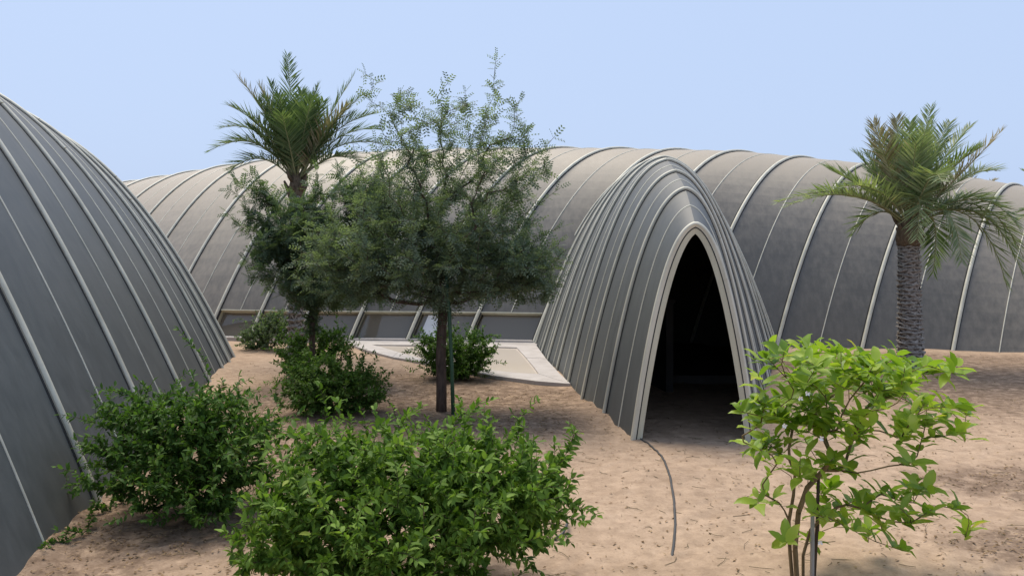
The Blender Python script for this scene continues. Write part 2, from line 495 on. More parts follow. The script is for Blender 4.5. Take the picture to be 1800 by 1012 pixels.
# ------------------------------------------------------------------ ribbed vaults
class Vault:
    def __init__(s, Lp, Ap, Rp, H, p, c=0.0):
        s.c = c
        s.L, s.A, s.Rr, s.H, s.p = np.array(Lp, float), np.array(Ap, float), np.array(Rp, float), np.array(H, float), p
        s.n = len(H)

    def _cr(s, arr, k):
        k = np.clip(k, 0, s.n - 1)
        i = np.minimum(np.floor(k).astype(int), s.n - 2)
        t = k - i
        g = lambda j: arr[np.clip(j, 0, s.n - 1)]
        p0, p1, p2, p3 = g(i - 1), g(i), g(i + 1), g(i + 2)
        p0 = np.where(_b(i == 0, arr), 2 * p1 - p2, p0)
        p3 = np.where(_b(i == s.n - 2, arr), 2 * p2 - p1, p3)
        t = _b(t, arr)
        return 0.5 * (2 * p1 + (p2 - p0) * t + (2 * p0 - 5 * p1 + 4 * p2 - p3) * t ** 2 + (3 * p1 - p0 - 3 * p2 + p3) * t ** 3)

    def pt(s, k, q):
        k = np.asarray(k, float); q = np.asarray(q, float)
        Lk, Ak, Rk, Hk = s._cr(s.L, k), s._cr(s.A, k), s._cr(s.Rr, k), s._cr(s.H, k)
        a = np.abs(q)
        side = np.where((q < 0)[..., None], Lk, Rk)
        xy = Ak + (side - Ak) * a[..., None]
        # squared-off tip of the arch is rounded: soften |q| near the apex
        z = Hk * (1 - s.c * a - (1 - s.c) * a ** s.p)
        return np.concatenate([xy, z[..., None]], -1)

    def nrm(s, k, q):
        e = 0.01
        dk = s.pt(np.clip(k + e, 0, s.n - 1), q) - s.pt(np.clip(k - e, 0, s.n - 1), q)
        dq = s.pt(k, q + e) - s.pt(k, q - e)
        nn = unit(np.cross(dk, dq))
        Ak = s._cr(s.A, np.asarray(k, float))
        out = s.pt(k, q) - np.concatenate([Ak, np.zeros(Ak.shape[:-1] + (1,))], -1)
        sg = np.sign((nn * out).sum(-1, keepdims=True))
        return nn * np.where(sg == 0, 1, sg), unit(dq)

    def panel(s, k0, k1, q0, q1, parent, mat, nk=3, nq=44, off=0.0, thick=0.03, name='panel'):
        kk, qq = np.meshgrid(np.linspace(k0, k1, nk + 1), np.linspace(q0, q1, nq + 1), indexing='ij')
        Pp = s.pt(kk, qq)
        Nn, _ = s.nrm(kk, qq)
        mb = MB()
        top = (Pp + Nn * off).reshape(-1, 3); bot = (Pp + Nn * (off - thick)).reshape(-1, 3)
        m_ = nq + 1
        N0 = (nk + 1) * m_
        F = []
        # orientation
        e1 = top[m_] - top[0]; e2 = top[1] - top[0]
        flip = np.dot(np.cross(e1, e2), Nn[0, 0]) < 0
        for i in range(nk):
            for j in range(nq):
                f = (i * m_ + j, (i + 1) * m_ + j, (i + 1) * m_ + j + 1, i * m_ + j + 1)
                F.append(f[::-1] if flip else f)
                g = tuple(x + N0 for x in f)
                F.append(g if flip else g[::-1])
        rim = [(0, j) for j in range(nq)] + [(i, nq) for i in range(nk)] + [(nk, j) for j in range(nq, 0, -1)] + [(i, 0) for i in range(nk, 0, -1)]
        ids = [i * m_ + j for i, j in rim]
        both = np.concatenate([top, bot])
        rimv = np.concatenate([both[ids], both[[x + N0 for x in ids]]]); nr = len(ids)
        for a in range(nr):
            b2 = (a + 1) % nr
            f = (2 * N0 + a, 2 * N0 + b2, 2 * N0 + b2 + nr, 2 * N0 + a + nr)
            F.append(f if flip else f[::-1])
        mb.add(np.concatenate([both, rimv]), F)
        o = mb.build(name, mat, parent)
        sm = np.ones(len(o.data.polygons), bool); sm[2 * nk * nq:] = False
        o.data.polygons.foreach_set('use_smooth', sm)
        return o

    def sweep(s, k, q0, q1, prof, parent, mat, name, nq=60, cap=True):
        qq = np.linspace(q0, q1, nq + 1); kk = np.full_like(qq, k)
        Pp = s.pt(kk, qq); Nn, Tt = s.nrm(kk, qq)
        B = unit(np.cross(Nn, Tt))
        m_ = len(prof)
        V = []
        for i in range(nq + 1):
            for (pb, pn) in prof:
                V.append(Pp[i] + B[i] * pb + Nn[i] * pn)
        F = []
        for i in range(nq):
            for j in range(m_):
                j2 = (j + 1) % m_
                F.append((i * m_ + j, i * m_ + j2, (i + 1) * m_ + j2, (i + 1) * m_ + j))
        if cap:
            F.append(tuple(range(m_))); F.append(tuple(range(nq * m_, (nq + 1) * m_))[::-1])
        mb = MB().add(V, F)
        o = mb.build(name, mat, parent, smooth=False)
        # smooth the round bead, keep the flange crisp
        o.data.update()
        sm = np.ones(len(o.data.polygons), bool)
        o.data.polygons.foreach_set('use_smooth', sm)
        ang = R(38)
        import bmesh
        bm = bmesh.new(); bm.from_mesh(o.data)
        bmesh.ops.recalc_face_normals(bm, faces=bm.faces)
        for e in bm.edges:
            if len(e.link_faces) == 2 and e.calc_face_angle(0) > ang: e.smooth = False
        bm.to_mesh(o.data); bm.free()
        return o


def _b(x, arr):
    return x[..., None] if arr.ndim == 2 else x


def bead(r, n=9, lift=0.015):
    return [(-r * math.cos(math.pi * i / (n - 1)), lift + r * 0.8 * math.sin(math.pi * i / (n - 1))) for i in range(n)]


def rib_profile(r, fl):
    p = [(-r * .8, -0.010), (-r * .8, 0.008)]
    p += bead(r, 11, 0.020)
    p += [(r * .8, 0.008), (r * .8, -0.010)]
    return p


def gasket_profile(r, fl):
    w_ = r + fl
    return [(-w_, -0.03), (-w_, 0.005), (-w_ * .6, 0.007), (w_ * .6, 0.007), (w_, 0.005), (w_, -0.03)]


SEAM = [(-0.010, -0.02), (-0.010, 0.003), (-0.006, 0.008), (0.0, 0.010), (0.006, 0.008), (0.010, 0.003), (0.010, -0.02)]
QE = 1.035


def make_vault(root, vt, ks, rib_r, fl, joints=(), seams=True, glass=(), rail_h=0.62, sheet='panel', bare=()):
    for i in ks:
        brk = sorted([-QE] + list(joints(i) if callable(joints) else joints) + [QE])
        for a, b2 in zip(brk[:-1], brk[1:]):
            rb = vt.sweep(float(i), a + (0.0012 if a > -1 else 0), b2 - (0.0012 if b2 < 1 else 0), rib_profile(rib_r, fl), root, M['rib'], 'rib')
            if i not in bare: vt.sweep(float(i), a, b2, gasket_profile(rib_r, fl), rb, M['gasket'], 'gasket')
    for i0, i1 in zip(ks[:-1], ks[1:]):
        gl = i0 in glass
        for k0, k1 in ((i0, i0 + 0.5), (i0 + 0.5, i1)):
            q0 = -QE
            if gl:
                Hm = float(vt._cr(vt.H, np.array(k0)))
                q0 = -(1 - rail_h / Hm) ** (1 / vt.p)
            if vt.c > 0:                      # pointed section: two sheets meet at the ridge
                vt.panel(k0, k1, q0, -0.0001, root, M[sheet], nq=26)
                vt.panel(k0, k1, 0.0001, QE, root, M[sheet], nq=26)
            else:
                vt.panel(k0, k1, q0, QE, root, M[sheet])
        if seams:
            q0 = -QE
            if gl:
                Hm = float(vt._cr(vt.H, np.array(i0 + 0.5)))
                q0 = -(1 - rail_h / Hm) ** (1 / vt.p)
            vt.sweep(i0 + 0.5, q0, QE, SEAM, root, M['rib'], 'seam')


def end_wall(root, vt, k):
    qq = np.linspace(-QE, QE, 50)
    Pp = vt.pt(np.full_like(qq, k), qq)
    kk = k - 0.05 if k > 0 else k + 0.05
    P2 = vt.pt(np.full_like(qq, kk), qq)
    mb = MB(); nn = len(qq)
    mb.add(np.concatenate([Pp, P2]), [tuple(range(nn)), tuple(range(nn, 2 * nn))[::-1]] + [(i, i + 1, i + 1 + nn, i + nn) for i in range(nn - 1)])
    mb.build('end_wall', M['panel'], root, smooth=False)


# -- the long hall across the back
st = [  # base x,y in the photograph, ridge x,y, distance of the ridge
    (362, 598, 641, 270, 22.0), (437, 600, 724, 266, 21.6), (520, 601, 812, 263, 21.2), (613, 602, 905, 262, 20.9),
    (714, 603, 1004, 261, 20.7), (819, 604, 1103, 262, 20.5), (937, 606, 1202, 264, 20.3), (1070, 607, 1308, 267, 20.0),
    (1213, 608, 1415, 277, 19.8), (1365, 609, 1535, 289, 19.5), (1515, 612, 1660, 305, 19.2), (1675, 615, 1785, 325, 19.0),
    (1840, 620, 1915, 352, 18.8), (2010, 626, 2050, 385, 18.7), (2190, 633, 2195, 425, 18.6)]
Lp, Ap, Hh = [], [], []
for (xb, yb, xt, yt, Zt) in st:
    Lp.append(G(xb, yb)); a = P(xt, yt, Zt); Ap.append(a[:2]); Hh.append(a[2])
for (xt, yt, Zt) in [(563, 276, 22.8), (490, 284, 23.7), (428, 292, 24.7), (369, 302, 25.8), (311, 311, 27.0), (260, 319, 28.3), (218, 326, 29.6), (180, 333, 30.9)]:
    a = P(xt, yt, Zt)
    Ap.insert(0, a[:2]); Hh.insert(0, a[2]); Lp.insert(0, a[:2] - np.array([2.45, 4.5]))
Lp, Ap = np.array(Lp), np.array(Ap)
hall_v = Vault(Lp, Ap, 2 * Ap - Lp, Hh, 2.2)
hall = empty('vaulted_hall', (3, 19, 0), 'long grey metal barrel vault with pale ribs stretching across the background', 'building')
nh = len(Hh)
gi = [8 + i for i in range(6)]
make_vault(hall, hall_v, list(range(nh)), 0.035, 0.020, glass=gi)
end_wall(hall, hall_v, 0.0); end_wall(hall, hall_v, nh - 1.0)
RH = 0.62
for i in gi:
    Hm = float(hall_v.H[i]); qr = -(1 - RH / Hm) ** (1 / hall_v.p)
    o = hall_v.panel(i + 0.06, i + 0.94, -1.0, qr + 0.005, hall, M['glass'], nk=1, nq=3, off=-0.13, thick=0.012, name='window_pane')
    # rail above the glazing
    kk = np.linspace(i, i + 1, 5); qq = np.full_like(kk, qr)
    pp = hall_v.pt(kk, qq); nn_, tt = hall_v.nrm(kk, qq)
    mb = MB()
    prof = [(-0.011, -0.14), (-0.011, 0.006), (0.011, 0.006), (0.011, -0.14)]
    Vv = [pp[j] + tt[j] * a + nn_[j] * b2 for j in range(5) for a, b2 in prof]
    Ff = [(j * 4 + c, j * 4 + (c + 1) % 4, j * 4 + 4 + (c + 1) % 4, j * 4 + 4 + c) for j in range(4) for c in range(4)]
    Ff += [(0, 1, 2, 3)[::-1], (16, 17, 18, 19)]
    mb.add(Vv, Ff); mb.build('window_rail', M['frame'], hall, smooth=False)
    pb = hall_v.pt(np.array([i, i + 1.0]), np.array([-1.0, -1.0]))
    d = unit(pb[1] - pb[0]); nb = np.array([-d[1], d[0], 0])
    mb = MB().prism([tuple((pb[0] - nb * 0.06)[:2]), tuple((pb[1] - nb * 0.06)[:2]), tuple((pb[1] + nb * 0.30)[:2]), tuple((pb[0] + nb * 0.30)[:2])], -0.05, 0.085)
    mb.build('window_sill', M['concrete'], hall, smooth=False)
for i in gi + [gi[-1] + 1]:
    Hm = float(hall_v.H[i]); qr = -(1 - RH / Hm) ** (1 / hall_v.p)
    hall_v.sweep(float(i), -1.0, qr, [(-0.035, -0.22), (-0.035, -0.005), (0.035, -0.005), (0.035, -0.22)], hall, M['frame'], 'mullion', nq=4)
# floor inside and an added white board imitating a bright reflection in the glazing
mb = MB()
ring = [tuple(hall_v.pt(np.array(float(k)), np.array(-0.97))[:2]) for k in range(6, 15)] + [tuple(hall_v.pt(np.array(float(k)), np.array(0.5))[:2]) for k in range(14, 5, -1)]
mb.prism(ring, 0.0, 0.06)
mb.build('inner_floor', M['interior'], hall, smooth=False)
kb = gi[4] + 0.16
qr = -(1 - (RH - .04) / float(hall_v.H[gi[4]])) ** (1 / hall_v.p)
tag(hall_v.panel(kb, kb + .30, -0.985, qr, None, M['white'], nk=1, nq=3, off=-0.085, thick=0.025, name='glare_board'), 'white board standing in for a bright reflection in the glazing behind the tree trunk', 'board')

# -- the vault in the left foreground
Zs = [-3, -1, .8, 2.7, 4.6, 6.64, 8.7, 10.6, 12.4, 13.7, 14.6, 15.2]
bx = [-2.05, -2.15, -2.35, -2.6, -2.9, -3.24, -3.66, -4.04, -4.41, -4.66, -4.86, -4.97]
Hs = [5.5, 5.5, 5.45, 5.4, 5.3, 5.2, 4.95, 4.68, 4.5, 4.38, 4.3, 4.25]
wv = 4.2
# near (camera) side is stored as R
left_v = Vault([(x - 2 * wv, z) for x, z in zip(bx, Zs)], [(x - wv, z) for x, z in zip(bx, Zs)], list(zip(bx, Zs)), Hs, 2.0)
lv = empty('vaulted_gallery', (-7, 8, 0), 'dark grey ribbed metal vault filling the left foreground', 'building')
make_vault(lv, left_v, list(range(len(Zs))), 0.033, 0.018, sheet='panel_shaded', joints=lambda i: [(0.30, 0.36, 0.27, 0.62, 0.33, 0.62, 0.4, 0.45, 0.5, 0.3, 0.6, 0.5)[i % 12]])
end_wall(lv, left_v, 0.0); end_wall(lv, left_v, len(Zs) - 1.0)

# -- the flaring entrance tunnel with its pointed mouth
TL = [(1.264, 8.82), (1.08, 9.93), (.919, 11.03), (.81, 12.15), (.72, 13.5), (.614, 14.5), (.551, 15.6), (.47, 16.85), (.42, 18.0), (.40, 19.0)]
TR = [(2.45, 8.65), (2.85, 9.95), (3.25, 11.1), (3.66, 12.2), (4.1, 13.4), (4.45, 14.45), (4.8, 15.5), (5.2, 16.8), (5.5, 18.0), (5.7, 19.0)]
TA = [(1.88, 8.74), (2.02, 9.93), (2.12, 11.05), (2.22, 12.17), (2.4, 13.45), (2.52, 14.47), (2.66, 15.55), (2.82, 16.8), (2.95, 18.0), (3.05, 19.0)]
TH = [2.20, 2.64, 2.94, 3.20, 3.37, 3.47, 3.55, 3.61, 3.65, 3.66]
tun_v = Vault(TL, TA, TR, TH, 2.12, 0.085)
tn = empty('entrance_tunnel', (1.9, 8.8, 0), 'flaring ribbed metal entrance tunnel with a dark pointed arch mouth', 'building')
make_vault(tn, tun_v, list(range(len(TH))), 0.026, 0.012, sheet='panel_shaded', bare=(0,), joints=lambda i: [0.50] if i == 0 else [0.44 + 0.02 * i])
tun_v.sweep(0.0, -QE, QE, [(-0.020, -0.078), (-0.020, 0.012), (0.06, 0.012), (0.06, -0.078)], tn, M['frame'], 'door_frame', nq=70)
tun_v.sweep(0.0, -QE, QE, [(-0.0225, -0.022), (-0.0225, -0.010), (0.0, -0.010), (0.0, -0.022)], tn, M['gasket'], 'door_gasket', nq=60)
# what stands inside the mouth
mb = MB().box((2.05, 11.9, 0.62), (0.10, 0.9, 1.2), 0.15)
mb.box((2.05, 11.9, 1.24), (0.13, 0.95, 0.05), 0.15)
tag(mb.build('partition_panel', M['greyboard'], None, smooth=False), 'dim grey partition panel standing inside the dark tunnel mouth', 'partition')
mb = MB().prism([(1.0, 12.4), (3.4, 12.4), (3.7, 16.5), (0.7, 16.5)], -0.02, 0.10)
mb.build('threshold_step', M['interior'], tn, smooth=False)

# ------------------------------------------------------------------ paved corner with its shallow reflecting pool
outer = [(604, 605), (640, 619), (690, 633), (740, 641), (800, 653), (870, 667), (940, 676), (1003, 681), (985, 664), (960, 636), (943, 612)]
inner = [(652, 610), (668, 614), (700, 624), (738, 635), (800, 645), (852, 655), (905, 661), (947, 663), (938, 650), (925, 634), (908, 615)]
og = [G(*p) for p in outer]; ig = [G(*p) for p in inner]
pav = empty('pavement', (0, 14, 0)); tag(pav, 'pale concrete paving round the pool', kind='structure')
for i in range(len(og) - 1):
    q = np.array([og[i], og[i + 1], ig[i + 1], ig[i]])
    cq = q.mean(0); q = cq + (q - cq) * 0.992
    MB().prism([tuple(p) for p in q], -0.03, 0.055 + 0.002 * (i % 2)).build('paving_slab', M['concrete'], pav, smooth=False)
back = [G(604, 605), G(652, 610), G(780, 611.5), G(908, 615), G(943, 612), G(945, 606), G(780, 602), G(604, 601)]
MB().prism([tuple(p) for p in back], -0.03, 0.052).build('paving_slab', M['concrete'], pav, smooth=False)
pool = [tuple(p) for p in ig]
ci = np.mean(pool, 0)
tag(MB().prism([tuple(ci + (np.array(p) - ci) * 1.01) for p in pool], -0.02, 0.030).build('reflecting_pool', M['water'], None, smooth=False), 'still shallow reflecting pool in the paving', kind='structure')

# ------------------------------------------------------------------ plants
def template_leaf(wd, big=True, droop=0.12):
    if big:
        V = np.array([(0, 0, 0), (0, .38, -.015), (0, .72, -.02), (0, 1, -droop), (-.42 * wd, .22, .03 * wd), (-.5 * wd, .5, .12 * wd), (-.3 * wd, .80, .02), (.42 * wd, .22, .03 * wd), (.5 * wd, .5, .12 * wd), (.3 * wd, .80, .02)], float)
        T = [(0, 1, 4), (4, 1, 5), (1, 2, 5), (5, 2, 6), (2, 3, 6), (0, 7, 1), (7, 8, 1), (1, 8, 2), (8, 9, 2), (2, 9, 3)]
    else:
        V = np.array([(0, 0, 0), (-.5 * wd, .45, .1 * wd), (0, 1, -droop), (.5 * wd, .45, .1 * wd), (0, .5, -.02)], float)
        T = [(0, 4, 1), (1, 4, 2), (0, 3, 4), (4, 3, 2)]
    return V, np.array(T)


def template_pinnate(pairs, ll, lw, rw=0.012):
    V, T = [], []
    V += [(-rw, 0, 0), (rw, 0, 0), (0, 1, -.12)]; T.append((0, 1, 2))
    for i in range(pairs):
        y = 0.12 + 0.86 * i / (pairs - 1)
        for s in (-1, 1):
            l = ll * (0.7 + 0.3 * math.sin(math.pi * (i + 1) / (pairs + 1)))
            z = -.12 * y * y
            dx, dy = s * math.cos(R(32)) * l, math.sin(R(32)) * l
            px, py = -dy * lw * s, dx * lw * s
            k = len(V)
            V += [(0, y, z), (dx * .5 + px, y + dy * .5 + py, z + .02), (dx, y + dy, z - .03), (dx * .5 - px, y + dy * .5 - py, z + .02)]
            T += [(k, k + 1, k + 2), (k, k + 2, k + 3)]
    return np.array(V, float), np.array(T)


def frames(d, up):
    d = unit(d); x = unit(np.cross(d, up)); z = np.cross(x, d)
    return np.stack([x, d, z], -1)                 # columns


def scatter(tmpl, pos, d, up, scale):
    V, T = tmpl
    Rm = frames(d, up)
    sc = np.asarray(scale, float).reshape(-1, 1, 1)
    W = np.einsum('nij,vj->nvi', Rm, V) * sc + pos[:, None, :]
    N = len(pos)
    TT = (T[None] + (np.arange(N) * len(V))[:, None, None]).reshape(-1, 3)
    return W.reshape(-1, 3), TT


def grow(root_pts, tips, step=0.12, jitter=0.03, sag=0.0, bias=0.35, tip_r=0.003, power=2.4, root_r=None):
    """attach every tip to the nearest part of the skeleton; radii follow the pipe model"""
    pos = [np.array(p, float) for p in root_pts]
    par = [-1] + list(range(len(root_pts) - 1))
    plen = [0.0]
    for i in range(1, len(pos)): plen.append(plen[-1] + np.linalg.norm(pos[i] - pos[i - 1]))
    tips = np.asarray(tips, float)
    order = np.argsort(np.linalg.norm(tips - pos[-1], axis=1))
    ends = []
    for ti in order:
        t = tips[ti]
        A = np.array(pos)
        dist = np.linalg.norm(A - t, axis=1)
        above = np.maximum(A[:, 2] - t[2], 0) * 0.5
        cost = dist + bias * np.array(plen) + above
        i = int(np.argmin(cost))
        D = dist[i]
        nst = max(1, int(D / step))
        p0 = pos[i]
        d0 = unit(pos[i] - pos[par[i]]) if par[i] >= 0 else np.array([0, 0, 1.0])
        c = p0 + d0 * D * 0.35 + np.array([0, 0, sag * D])
        last = i
        for k in range(1, nst + 1):
            u = k / nst
            q = (1 - u) ** 2 * p0 + 2 * u * (1 - u) * c + u * u * t
            if k < nst: q = q + rng.normal(0, jitter, 3) * min(1, D)
            pos.append(q); par.append(last)
            plen.append(plen[last] + np.linalg.norm(q - pos[last]))
            last = len(pos) - 1
        ends.append(last)
    pos = np.array(pos); par = np.array(par)
    acc = np.zeros(len(pos))
    for i in range(len(pos) - 1, 0, -1):
        if acc[i] == 0: acc[i] = tip_r ** power
        acc[par[i]] += acc[i]
    rad = np.maximum(acc, tip_r ** power) ** (1 / power)
    if root_r:
        sc = root_r / rad[0]
        rad = np.where(rad > tip_r * 1.5, tip_r + (rad - tip_r) * (root_r - tip_r) / max(rad[0] - tip_r, 1e-6), rad)
    return pos, par, rad, ends


def skeleton_mesh(name, pos, par, rad, skip=0.0):
    V, T = [], []
    base = 0
    for i in range(1, len(pos)):
        if rad[i] < skip: continue
        p0, p1 = pos[par[i]], pos[i]
        d = p1 - p0
        ln = np.linalg.norm(d)
        if ln < 1e-5: continue
        d = d / ln
        r1 = rad[i]
        r0 = min(rad[par[i]], r1 * 1.35)
        ns = 7 if r1 > 0.02 else (5 if r1 > 0.006 else 3)
        ref = np.array([0, 0, 1.0]) if abs(d[2]) < .9 else np.array([1.0, 0, 0])
        u = unit(np.cross(d, ref)); v = np.cross(d, u)
        a = np.linspace(0, 2 * math.pi, ns, endpoint=False)
        ring = np.cos(a)[:, None] * u + np.sin(a)[:, None] * v
        V.append(p0 - d * r0 * 0.3 + ring * r0); V.append(p1 + ring * r1)
        for j in range(ns):
            k = (j + 1) % ns
            T += [(base + j, base + k, base + ns + k), (base + j, base + ns + k, base + ns + j)]
        base += 2 * ns
    return tri_mesh(name, np.concatenate(V), np.array(T))


def twig_leaves(pos, par, ends, reach, gap, per, out_w=0.6, up_w=0.5, spread=0.8, centre=None, droop=0.0):
    """leaf positions and directions along the last `reach` metres of every twig"""
    Lp_, Ld_ = [], []
    for e in ends:
        i = e; acc = 0.0; first = True
        while par[i] >= 0 and acc < reach:
            a, b2 = pos[i], pos[par[i]]
            seg = np.linalg.norm(a - b2)
            t = unit(a - b2)
            m_ = max(1, int(seg / gap))
            for k in range(m_):
                q = a + (b2 - a) * (k + rng.random()) / m_
                ph = rng.uniform(0, 6.28)
                x = unit(np.cross(t, [0.3, 0.2, 1.0])); y = np.cross(t, x)
                for j in range(per):
                    an = ph + j * 2 * math.pi / per + rng.normal(0, .3)
                    s = math.cos(an) * x + math.sin(an) * y
                    d = t * out_w + s * spread + np.array([0, 0, up_w]) + rng.normal(0, .25, 3)
                    d[2] -= droop * rng.random()
                    Lp_.append(q); Ld_.append(d)
            if first:
                Lp_.append(a); Ld_.append(t + rng.normal(0, .2, 3)); first = False
            acc += seg
            i = par[i]
    return np.array(Lp_), unit(np.array(Ld_))


def lobes_tips(lobes, n_, hollow=0.55, floor=0.06):
    """tips spread through the outer shell of a set of ellipsoids"""
    out = []
    wts = np.array([l[6] if len(l) > 6 else l[3] * l[5] for l in lobes]); wts = wts / wts.sum()
    L_ = np.array([l[:6] for l in lobes])
    tries = 0
    while len(out) < n_ and tries < n_ * 40:
        tries += 1
        l = L_[rng.choice(len(lobes), p=wts)]
        v = unit(rng.normal(0, 1, 3)) * (hollow + (1 - hollow) * rng.random() ** 0.5) * (rng.uniform(0.80, 1.12) if rng.random() < .72 else rng.uniform(1.05, 1.55))
        p = l[:3] + v * l[3:6]
        if p[2] < floor: continue
        q = np.linalg.norm((p - L_[:, :3]) / L_[:, 3:6], axis=1)
        if (q < hollow * 0.8).any(): continue
        out.append(p)
    return np.array(out)


def bush(name, label, base, lobes, n_tips, leaf_len, leaf_w, mat, parts=0, shoots=(), per=2, gap=0.028, reach=0.24, group='shrubs planted in the sand', tip_r=0.0018, floor=0.05, hollow=0.25):
    root = empty(name, (base[0], base[1], 0), label, 'shrub', group)
    tips = lobes_tips(lobes, n_tips, hollow, floor)
    if len(shoots): tips = np.concatenate([tips, np.array(shoots)])
    bz = ground_z(base[0], base[1])
    allp, allr = [], []
    pos, par, rad, ends = grow([(base[0], base[1], bz - .03), (base[0] + .01, base[1], bz + .10)], tips, step=0.09, jitter=0.02, sag=0.10, bias=0.25, tip_r=tip_r, power=2.5, root_r=0.022)
    link('stems', skeleton_mesh('stems', pos, par, rad), M['twig'], root)
    lp, ld = twig_leaves(pos, par, ends, reach, gap, per, 0.55, 0.25, 0.8, droop=0.7)
    up = np.tile(np.array([0, 0, 1.0]), (len(lp), 1)) + rng.normal(0, .45, (len(lp), 3))
    sc = leaf_len * rng.uniform(0.40, 1.25, len(lp))
    keep = lp[:, 2] > 0.03
    lp, ld, up, sc = lp[keep], ld[keep], up[keep], sc[keep]
    if parts:
        tb = template_leaf(leaf_w, True)
        # the leaves that show largest: nearest to the camera on the outside of the bush
        rays = lp - np.array([0, 0, CAM_H])
        az = np.round(rays[:, 0] / rays[:, 1] * 52).astype(int); el = np.round(rays[:, 2] / rays[:, 1] * 52).astype(int)
        dist = np.linalg.norm(rays, axis=1)
        sel = {}
        for i in np.argsort(dist):
            if rays[i, 1] > 0: sel.setdefault((az[i], el[i]), i)
        ids = sorted(sel.values(), key=lambda i: dist[i])
        ids = np.array(ids)[rng.permutation(min(len(ids), 900))][:parts]
        lm = tri_mesh('leaf', *tb); lm.materials.append(mat); lm.polygons.foreach_set('use_smooth', np.ones(len(lm.polygons), bool))
        Rm = frames(ld[ids], up[ids])
        pw = np.array(root.location)
        for j, i in enumerate(ids):
            o = bpy.data.objects.new('leaf', lm)
            col.objects.link(o)
            o.parent = root
            mw = np.eye(4); mw[:3, :3] = Rm[j] * sc[i]; mw[:3, 3] = lp[i] - pw
            from mathutils import Matrix
            o.matrix_local = Matrix(mw.tolist())
        mask = np.ones(len(lp), bool); mask[ids] = False
        lp, ld, up, sc = lp[mask], ld[mask], up[mask], sc[mask]
        V, T = scatter(tb, lp, ld, up, sc)
    else:
        V, T = scatter(template_leaf(leaf_w, False), lp, ld, up, sc)
    f = link('foliage', tri_mesh('foliage', V, T), mat, root)
    f['kind'] = 'stuff'
    return root


def lb(x, y, Z, rx, ry_px, dz=None, wt=None):
    c = P(x, y, Z)
    r = rx / FPX * Z; h = ry_px / FPX * Z
    l = [c[0], c[1], c[2], r, dz or r, h]
    if wt: l.append(wt)
    return tuple(l)


bush('leafy_bush', 'large bright green leafy bush at the bottom centre, nearest the camera', (-0.62, 4.75),
     [lb(700, 905, 4.6, 215, 150, .62), lb(560, 880, 4.8, 120, 140, .45), lb(880, 870, 4.75, 130, 130, .5), lb(740, 815, 5.2, 190, 85, .5), lb(480, 940, 4.5, 75, 90, .3), lb(960, 850, 4.8, 60, 80, .3)],
     1500, 0.056, 0.40, M['leaf_front'], parts=300, gap=0.021,
     shoots=[P(1050, 905, 4.7), P(1035, 915, 4.6), P(1010, 760, 4.9), P(945, 705, 5.3), P(1000, 745, 5.0), P(640, 735, 5.2), P(805, 700, 5.3), P(745, 712, 5.3), P(540, 745, 5.1), P(420, 985, 4.2), P(900, 725, 5.2), P(860, 730, 5.2), P(690, 715, 5.3), P(1020, 770, 4.9)])
bush('leafy_bush', 'dark green bush leaning on the left vault', (-2.35, 6.3),
     [lb(320, 790, 6.3, 165, 100, .6), lb(300, 735, 6.5, 110, 65, .5), lb(400, 760, 6.4, 95, 90, .5), lb(220, 760, 6.3, 70, 70, .35), lb(340, 850, 6.1, 120, 65, .5)],
     1400, 0.050, 0.42, M['leaf_dark'], parts=300, gap=0.025,
     shoots=[P(315, 580, 6.6), P(330, 600, 6.6), P(365, 655, 6.6), P(450, 690, 6.4), P(160, 690, 6.2), P(145, 770, 6.1), P(490, 740, 6.3), P(420, 660, 6.6), P(240, 665, 6.5), P(500, 800, 6.3)])
bush('leafy_bush', 'rounded mid green bush left of the tree trunk on open sand', (-2.05, 10.1),
     [lb(590, 675, 10.1, 85, 55, .55), lb(560, 655, 10.2, 55, 45, .4), lb(640, 680, 10.0, 45, 45, .4), lb(540, 690, 9.9, 45, 40, .35)],
     850, 0.055, 0.46, M['leaf_mid'], gap=0.024, shoots=[P(690, 650, 10), P(495, 640, 10), P(620, 600, 10.2), P(640, 612, 10)])
bush('leafy_bush', 'dense round bush directly behind the tree trunk, beside the pool', (-0.78, 12.7),
     [lb(800, 622, 12.7, 68, 42, .55), lb(835, 610, 12.7, 42, 35, .4), lb(765, 608, 12.8, 38, 35, .4), lb(800, 650, 12.6, 50, 22, .4)],
     850, 0.052, 0.48, M['leaf_dark'], gap=0.024, shoots=[P(880, 590, 12.6), P(728, 590, 12.6), P(850, 575, 12.7)])
bush('leafy_bush', 'small dark bush at the far left corner under the young palm', (-4.7, 16.2),
     [lb(465, 582, 16.2, 42, 30, .5), lb(490, 565, 16.2, 28, 25, .4), lb(440, 592, 16.2, 26, 18, .35)],
     420, 0.055, 0.5, M['leaf_tree2'], gap=0.026, shoots=[P(498, 540, 16.2)])
bush('leafy_bush', 'leafy bush around the foot of the thin rear tree', (-2.95, 12.9),
     [lb(550, 605, 12.9, 62, 38, .5), lb(515, 620, 12.8, 34, 32, .4), lb(590, 600, 13, 34, 28, .4), lb(520, 650, 12.3, 28, 30, .3)],
     600, 0.055, 0.46, M['leaf_dark'], gap=0.025, shoots=[P(610, 575, 13), P(500, 575, 13)])

